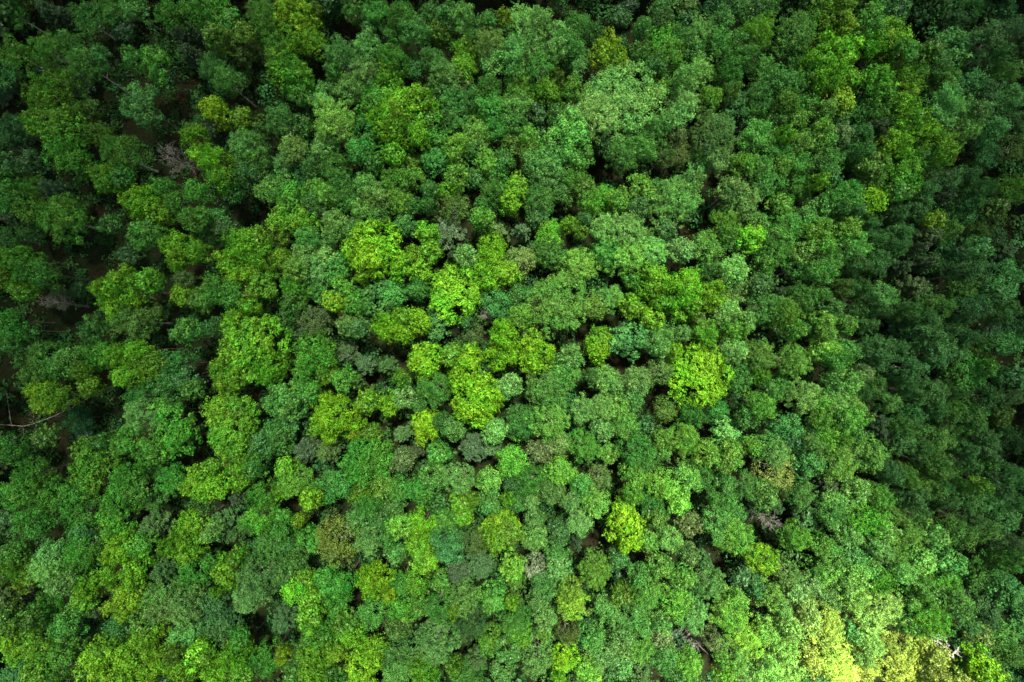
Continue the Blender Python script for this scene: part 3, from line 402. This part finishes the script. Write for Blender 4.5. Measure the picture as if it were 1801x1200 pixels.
# ------------------------------------------------------------------ unseen cloud overhead, depth shaped to dim the edges and leave a sunlit gap
def make_shading_clouds():
    n_x, n_y = 170, 150
    sx_, sy_ = np.linspace(-1, 1, n_x), np.linspace(-1, 1, n_y)
    X, Y = np.meshgrid(260 * sx_ + 1140 * sx_ ** 5, 40 + 230 * sy_ + 1170 * sy_ ** 5)
    zc = 420.0
    off = (zc - 18) / math.tan(math.radians(SUN_EL))
    gx = X - off * math.sin(math.radians(SUN_AZ)); gy = Y - off * math.cos(math.radians(SUN_AZ))   # where this bit of cloud throws its shade
    px = gx / (132 * 36 / 24 / 1801) + 900.5; py = 600 - gy / (132 * 36 / 24 / 1801)
    g = lambda x, y, sx, sy: np.exp(-((px - x) / sx) ** 2 - ((py - y) / sy) ** 2)
    T = 1.35 + 1.3 * g(40, 130, 430, 330) + 1.1 * g(-60, 540, 290, 300) + 0.5 * g(900, -120, 900, 150) + 1.05 * g(1920, 160, 280, 460) + 1.0 * g(1950, 760, 280, 350) - 0.45 * g(980, 560, 560, 380)
    T *= 1 - 0.95 * g(1470, 1215, 500, 320)
    T *= 1 + 0.10 * np.sin(gx * 0.11 + 1.3) * np.sin(gy * 0.13) + 0.06 * np.sin(gx * 0.31 + gy * 0.17)
    T = np.clip(T, 0.02, 3)
    top = zc + 26 * T; bot = zc - 7 * T
    v = np.concatenate([np.stack([X, Y, top], -1).reshape(-1, 3), np.stack([X, Y, bot], -1).reshape(-1, 3)])
    i = np.arange(n_x * n_y).reshape(n_y, n_x); k = n_x * n_y
    f = np.stack([i[:-1, :-1], i[:-1, 1:], i[1:, 1:], i[1:, :-1]], -1).reshape(-1, 4)
    fb = f[:, ::-1] + k
    def wall(e): a, b = e[:-1], e[1:]; return np.stack([a, a + k, b + k, b], -1)
    f = np.concatenate([f, fb, wall(i[0]), wall(i[-1][::-1]), wall(i[:, -1]), wall(i[:, 0][::-1])])
    m, n, l = new_mat('shading_cloud')
    out = n.new('ShaderNodeOutputMaterial'); tr = n.new('ShaderNodeBsdfTransparent')
    df = n.new('ShaderNodeBsdfDiffuse'); df.inputs['Color'].default_value = (0.8, 0.8, 0.8, 1)
    tl = n.new('ShaderNodeBsdfTranslucent'); tl.inputs['Color'].default_value = (0.16, 0.185, 0.20, 1)
    mx = n.new('ShaderNodeMixShader'); mx.inputs['Fac'].default_value = 0.5
    l.new(df.outputs['BSDF'], mx.inputs[1]); l.new(tl.outputs['BSDF'], mx.inputs[2])
    at = n.new('ShaderNodeAttribute'); at.attribute_name = 'tint'                # r: how deep the cloud is here
    sp = n.new('ShaderNodeSeparateColor'); l.new(at.outputs['Color'], sp.inputs['Color'])
    m2 = n.new('ShaderNodeMixShader'); l.new(sp.outputs['Red'], m2.inputs['Fac'])
    l.new(tr.outputs['BSDF'], m2.inputs[1]); l.new(mx.outputs['Shader'], m2.inputs[2]); l.new(m2.outputs['Shader'], out.inputs['Surface'])
    op = 1 - np.exp(-0.5 * T.ravel()); op = np.concatenate([op, op])
    o = link0(bpy.data.objects.new('clouds', mesh_from('clouds', v, f, m, np.stack([op, op, op], 1)))); o['kind'] = 'stuff'
    o['label'] = 'unseen cloud high above the forest, shaped to dim its edges'
def link0(o): col.objects.link(o); return o
make_shading_clouds()

# ------------------------------------------------------------------ ground
def px_to_xy(px, py, z):
    k = (36.0 / FOCAL) / 1801.0 * (CAM_Z - z)
    return (px - 900.5) * k, -(py - 600.0) * k

def make_ground():
    n = 90; L = 900.0
    g = np.linspace(-1, 1, n); g = np.sign(g) * np.abs(g) ** 1.7 * L
    X, Y = np.meshgrid(g, g)
    Z = 0.5 * np.sin(X * 0.05 + 1) * np.cos(Y * 0.06) + 0.25 * np.sin(X * 0.21) * np.sin(Y * 0.17 + 2)
    v = np.stack([X, Y, Z], -1).reshape(-1, 3)
    i = np.arange(n * n).reshape(n, n)
    f = np.stack([i[:-1, :-1], i[:-1, 1:], i[1:, 1:], i[1:, :-1]], -1).reshape(-1, 4)
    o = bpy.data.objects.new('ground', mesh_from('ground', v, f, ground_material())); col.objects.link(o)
    for p in o.data.polygons: p.use_smooth = True
    o['kind'] = 'structure'
    return o
def gz(x, y): return 0.5 * math.sin(x * 0.05 + 1) * math.cos(y * 0.06) + 0.25 * math.sin(x * 0.21) * math.sin(y * 0.17 + 2)
make_ground()

# ------------------------------------------------------------------ place the trees
TREES = []
for (cx, cy), s in STAND.items():
    for e in s.split(';'):
        x, y, r, c = e.split()
        TREES.append(dict(px=cx * 360 + int(x) / 4, py=cy * 300 + int(y) / 4, pr=int(r) / 4, code=c))
seen = set(); uniq = []
for t in TREES:
    k = (round(t['px'] / 3), round(t['py'] / 3))
    if k not in seen: seen.add(k); uniq.append(t)
TREES = uniq

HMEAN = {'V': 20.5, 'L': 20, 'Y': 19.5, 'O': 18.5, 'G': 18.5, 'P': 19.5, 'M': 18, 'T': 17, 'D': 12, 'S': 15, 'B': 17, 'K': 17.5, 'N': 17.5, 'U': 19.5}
TEXTURE = {'broadleaf_tree': 'lumpy', 'birch_tree': 'fine-leaved', 'alder_tree': 'slender', 'pine_tree': 'brushy', 'dead_tree': 'leafless'}
CAT = {'broadleaf_tree': 'broadleaf tree', 'birch_tree': 'birch tree', 'alder_tree': 'slender tree', 'pine_tree': 'pine tree', 'dead_tree': 'dead tree'}
GROUP = {'broadleaf_tree': 'lumpy broadleaf trees of the forest', 'birch_tree': 'fine-leaved trees of the forest', 'alder_tree': 'slender trees at the dark side of the forest',
         'pine_tree': 'grey-green pines of the forest', 'dead_tree': 'dead trees of the forest'}

for t in TREES:
    a = t['code'][0]
    if a in 'VLYOGTD': t['kind'] = 'broadleaf_tree'
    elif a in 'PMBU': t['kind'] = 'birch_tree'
    elif a == 'N': t['kind'] = 'alder_tree'
    elif a == 'S': t['kind'] = 'pine_tree'
    else: t['kind'] = 'dead_tree'
    # soft lime crowns are fine-leaved
    if a == 'L' and len(t['code']) > 1 and t['code'][1] in 'PMU': t['kind'] = 'birch_tree'
    h = HMEAN[a] + random.gauss(0, 1.7)
    if 'D' in t['code']: h -= 4
    if 'D' in t['code'] and t['px'] < 470 and t['py'] < 640: t['pr'] *= 0.85; h -= 1.5
    if a == 'K' and t['px'] > 1600: h = 20.5
    t['H'] = h
    zc = h - 2.2
    k = (36.0 / FOCAL) / 1801.0 * (CAM_Z - zc)
    t['R'] = t['pr'] * k * (0.90 if t['px'] < 460 and t['py'] < 430 else 0.91)
    if t['R'] > 3.5: t['H'] += 0.8
    t['x'], t['y'] = px_to_xy(t['px'], t['py'], zc)

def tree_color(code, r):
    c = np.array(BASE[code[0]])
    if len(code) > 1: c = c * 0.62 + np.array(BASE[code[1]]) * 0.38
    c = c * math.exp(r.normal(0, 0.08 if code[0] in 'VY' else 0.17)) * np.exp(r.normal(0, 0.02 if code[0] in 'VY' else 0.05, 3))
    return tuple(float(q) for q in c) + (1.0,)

# labels
def find_tree(px, py):
    return min(range(len(TREES)), key=lambda i: (TREES[i]['px'] - px) ** 2 + (TREES[i]['py'] - py) ** 2)
lm_idx = {}
for px, py, short, full in LM:
    i = find_tree(px, py)
    if i not in lm_idx: lm_idx[i] = (short, full)
DIRS = ['right of', 'below right of', 'directly below', 'below left of', 'left of', 'above left of', 'directly above', 'above right of']
def describe(t):
    c = t['code']; w = WORD[c[0]]
    if t['kind'] == 'birch_tree' and c[0] == 'L': w = 'soft lime'
    tin = (TINGE[c[1]] + ' ') if len(c) > 1 else ''
    R = t['R']
    sz = 'tiny' if R < 1.6 else 'small' if R < 2.25 else 'mid-sized' if R < 3.0 else 'large' if R < 4.2 else 'huge'
    noun = {'broadleaf_tree': 'lumpy crown', 'birch_tree': 'feathery crown', 'alder_tree': 'slender crown', 'pine_tree': 'pine', 'dead_tree': 'leafless tree'}[t['kind']]
    return f"{sz} {tin}{w} {noun}"
for i, (s, f) in lm_idx.items(): TREES[i]['label'] = f
SURPLUS = set()
for kd in ('broadleaf_tree', 'birch_tree'):
    q = sorted((i for i, t in enumerate(TREES) if t['kind'] == kd), key=lambda i: (i in lm_idx, TREES[i]['pr']), reverse=True)
    SURPLUS.update(q[298:])
cand = []
for i, t in enumerate(TREES):
    if i in lm_idx or i in SURPLUS: continue
    opts = []
    for j, (s, f) in lm_idx.items():
        q = TREES[j]; dx, dy = t['px'] - q['px'], t['py'] - q['py']
        d = math.hypot(dx, dy); k = int(round(math.degrees(math.atan2(dy, dx)) / 45)) % 8
        opts.append((d, DIRS[k], s, q['pr'] + t['pr']))
    opts.sort()
    cand.append((opts[0][0], i, opts))
cand.sort()
used = {}
for _, i, opts in cand:
    t = TREES[i]; de = describe(t)
    for rank, word in ((0, ''), (1, 'second '), (2, 'third '), (3, 'fourth ')):
        done = False
        for d, dr, s, touch in opts[:3]:
            key = (de, dr, s)
            if used.get(key, 0) == rank:
                used[key] = rank + 1
                near = 'just ' if (d < touch * 1.15 and rank == 0 and not dr.startswith('directly')) else ''
                t['label'] = f"{word}{de}, {near}{dr} {s}"
                if len(t['label'].split()) > 16: t['label'] = t['label'].replace('just ', '').replace('second ', 'next ')
                done = True; break
        if done: break
    t.setdefault('label', f"{de}, between {opts[0][2]} and {opts[1][2]}")
    if len(t['label'].split()) > 16: print('LONG', t['label'])

def link(o): col.objects.link(o); return o
crng = np.random.default_rng(99)
SIZE = {'l': 5.2, 'm': 3.3, 's': 2.1}
def place_tree(t):
    kind = t['kind']
    e = link(bpy.data.objects.new(kind, None)); e.empty_display_size = 0.5
    e['label'] = t['label']; e['category'] = CAT[kind]; e['group'] = GROUP[kind]
    R, a = t['R'], t['code'][0]
    if kind in ('broadleaf_tree', 'birch_tree'):
        fam = 'lobed' if kind == 'broadleaf_tree' else ('thin' if a == 'B' else 'fine')
        key = fam if fam == 'thin' else fam + ('_l' if R > 3.95 else '_m' if R > 2.55 else '_s')
    elif kind == 'alder_tree': key = 'slim'
    elif kind == 'pine_tree': key = 'pine'
    else: key = None
    z = gz(t['x'], t['y'])
    e.location = (t['x'], t['y'], z)
    e.rotation_euler = (0, 0, random.uniform(0, 6.283))
    if key:
        Rp, Hp, cm, tm = PROTO[key][crng.integers(len(PROTO[key]))]
        s = R / Rp
        e.scale = (s * random.uniform(0.88, 1.13), s * random.uniform(0.88, 1.13), t['H'] / Hp)
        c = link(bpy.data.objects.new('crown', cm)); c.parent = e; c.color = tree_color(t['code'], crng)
        k = link(bpy.data.objects.new('trunk', tm)); k.parent = e
    else:
        r = np.random.default_rng(int(t['px'] * 7 + t['py']))
        H = t['H'] - 1.5
        white = t['px'] > 1600 
        mat = M_SNAG if white else M_DEAD
        p = wobble_path(np.array([0, 0, -0.3]), np.array([r.normal(0, .4), r.normal(0, .4), H]), 9, 0.08, r)
        v, f = tube(p, np.linspace(0.22, 0.05, 9), 7)
        k = link(bpy.data.objects.new('trunk', mesh_from('trunk', v, f, mat))); k.parent = e
        for b in range(16 if white else 34):
            u = r.uniform(0.35, 1.0); q = p[int(u * 8)]
            az = b * 2.399 + r.normal(0, .2)
            d = np.array([math.cos(az), math.sin(az), 0.75 + 0.8 * (u - 0.3)])
            v, f = merge(branch_fan(q, d, R * r.uniform(0.7, 1.15) * (1.25 - 0.5 * u), r, 0, 0.085 if white else 0.042))
            bo = link(bpy.data.objects.new('branch', mesh_from('branch', v, f, mat))); bo.parent = e
MANY = 298
for kd in ('broadleaf_tree', 'birch_tree'):
    idx = [i for i, t in enumerate(TREES) if t['kind'] == kd]
    idx.sort(key=lambda i: (i in lm_idx, TREES[i]['pr']), reverse=True)
    for i in idx[MANY:]: TREES[i]['surplus'] = True
    V, T, Cc = [], [], []
    tiny = []
    for q in range(6):
        r = np.random.default_rng(200 + q + (50 if kd == 'birch_tree' else 0))
        tiny.append(crown_lobed(2.1, 16, 3.2, r, lobe=0.40, cover=1.2, leaf=0.40, clump=0.46, k=9) if kd == 'broadleaf_tree' else crown_lobed(2.1, 16, 3.3, r, lobe=0.3, lobe_min=0.62, cover=1.2, leaf=0.30, clump=0.38, k=9, mega=9, rough=0.22, ragged=0.6))
    for i in idx[MANY:]:
        t = TREES[i]; v, f, tn = tiny[crng.integers(6)]
        a = crng.uniform(0, 6.283); s = t['R'] / 2.1
        rot = np.array([[math.cos(a), -math.sin(a), 0], [math.sin(a), math.cos(a), 0], [0, 0, 1]])
        V.append((v @ rot.T) * [s, s, t['H'] / 16] + [t['x'], t['y'], gz(t['x'], t['y'])]); T.append(tn)
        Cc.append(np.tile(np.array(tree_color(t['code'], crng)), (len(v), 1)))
    V = np.concatenate(V); f = np.arange(len(V)).reshape(-1, 4)
    me = mesh_from('small_trees', V, f, M_SMALL, np.concatenate(T))
    at = me.color_attributes.new('leaf_colour', 'FLOAT_COLOR', 'POINT'); at.data.foreach_set('color', np.concatenate(Cc).astype(np.float32).ravel())
    o = link(bpy.data.objects.new('small_broadleaf_trees' if kd == 'broadleaf_tree' else 'small_birch_trees', me))
    o['kind'] = 'stuff'
    o['label'] = 'smallest lumpy broadleaf crowns filling in between the bigger ones' if kd == 'broadleaf_tree' else 'smallest fine-leaved crowns filling in between the bigger ones'
TREES_ALL = TREES
for t in TREES:
    if not t.get('surplus'): place_tree(t)
from collections import Counter
print('TREES', len(TREES), Counter(t['kind'] for t in TREES), 'labels', len(set(t['label'] for t in TREES if 'label' in t)), 'longest', max(len(t.get('label', '').split()) for t in TREES))

# ------------------------------------------------------------------ fallen white birch in the left clearing
def photo_path(pts, z):
    return np.array([[*px_to_xy(x, y, zz), zz] for (x, y), zz in zip(pts, z)])
fb = link(bpy.data.objects.new('fallen_birch', None))
fb['label'] = 'fallen white birch trunk lying across the brown clearing at the left edge'; fb['category'] = 'fallen tree'
fb0 = photo_path([(-6, 748)], [4.2])[0]; fb.location = (fb0[0], fb0[1], gz(fb0[0], fb0[1]))
def under(parent, name, parts, mat):
    v, f = merge(parts)
    o = link(bpy.data.objects.new(name, mesh_from(name, v - np.array(parent.location), f, mat))); o.parent = parent
    return o
pth = photo_path([(-8, 747), (20, 748), (40, 750), (58, 746), (92, 733), (122, 720), (140, 709), (158, 699)], [3.4, 3.4, 3.5, 3.8, 4.3, 4.8, 5.2, 5.6])
under(fb, 'trunk', [tube(pth, np.linspace(0.11, 0.04, 8), 7)], M_WHITE)
r_ = np.random.default_rng(5)
for i, (dx, dy, ln) in ((3, (0.3, 1, 2.6)), (4, (0.9, 0.1, 3.2)), (5, (1, -0.15, 3.4)), (6, (0.8, 0.9, 2.4)), (2, (0.4, -1, 2.2))):
    under(fb, 'branch', branch_fan(pth[i], (dx, dy, 0.3), ln, r_, 0, 0.035), M_WHITE)
sn = link(bpy.data.objects.new('fallen_birch', None))
sn['label'] = 'thin broken white birch stem leaning above the fallen trunk near the left edge'; sn['category'] = 'fallen tree'
pth = photo_path([(21, 752), (18, 735), (15, 716), (13, 702), (11, 690)], [2.6, 3.4, 4.4, 5.4, 6.2])
sn.location = (pth[0][0], pth[0][1], gz(pth[0][0], pth[0][1]))
under(sn, 'trunk', [tube(pth, np.linspace(0.065, 0.03, 5), 6)], M_WHITE)
under(sn, 'branch', branch_fan(pth[3], (0.8, 0.6, 0.4), 2.0, r_, 0, 0.03), M_WHITE)

# ------------------------------------------------------------------ undergrowth filling the gaps, and the wood going on outside the photograph
def scatter_stuff(name, centres, radii, per_m2, leaf, mat, label, r, tint_sd=0.15):
    C, N, S, L, Hh = [], [], [], [], []
    for (x, y, z), R in zip(centres, radii):
        n = max(12, int(per_m2 * R * R))
        d = unit(r.normal(size=(n, 3))); d[:, 2] = np.abs(d[:, 2]) * 1.1 - 0.3
        rad = R * r.uniform(0.7, 1.05, (n, 1)) * (1 + 0.2 * np.sin(3 * np.arctan2(d[:, 1:2], d[:, 0:1]) + x))
        C.append(np.array([x, y, z]) + d * rad * [1, 1, 0.9]); N.append(unit(d + r.normal(size=(n, 3)) * 0.5 + [0, 0, 0.4]))
        S.append(leaf * r.uniform(0.6, 1.5, n)); L.append(0.45 + r.normal(0, 0.16) + r.normal(0, tint_sd, n)); Hh.append(0.5 + r.normal(0, 0.35) + r.normal(0, 0.12, n))
    v, f, t = leaves(np.concatenate(C), np.concatenate(N), np.concatenate(S), r, np.concatenate(L), np.concatenate(Hh))
    o = link(bpy.data.objects.new(name, mesh_from(name, v, f, mat, t)))
    o['kind'] = 'stuff'; o['label'] = label
    return o

ur = np.random.default_rng(3)
W, Hh_ = 122.0, 84.0
cs, rs = [], []
for i in range(15000):
    x, y = ur.uniform(-W, W), ur.uniform(-Hh_, Hh_)
    if i > 2000 and (x > -40 or math.sin(x * 0.31 + 1.0) * math.sin(y * 0.27) > 0.6): continue
    R = ur.uniform(0.35, 1.4) * ur.uniform(0.6, 1.4); cs.append((x, y, gz(x, y) + 0.3 * R)); rs.append(R)
for i in range(2600):
    x, y = ur.uniform(-W, W), ur.uniform(-Hh_, Hh_)
    if x < -52 + 10 * math.sin(y * 0.08) - 0.25 * y: continue                  # the open hollow at the left keeps its floor
    R = ur.uniform(1.3, 2.6); cs.append((x, y, gz(x, y) + ur.uniform(3, 10))); rs.append(R)
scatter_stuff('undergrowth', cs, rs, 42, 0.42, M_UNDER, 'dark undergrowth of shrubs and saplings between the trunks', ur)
cs, rs = [], []
while len(cs) < 1900:
    x, y = ur.uniform(-170, 170), ur.uniform(-130, 130)
    if abs(x) < 104 and abs(y) < 70.5: continue
    R = ur.uniform(2.2, 5.0); cs.append((x, y, 13 + ur.normal(0, 1.6))); rs.append(R)
scatter_stuff('surrounding_forest', cs, rs, 30, 0.85, M_BEYOND, 'green forest canopy going on around the photographed stand', ur)
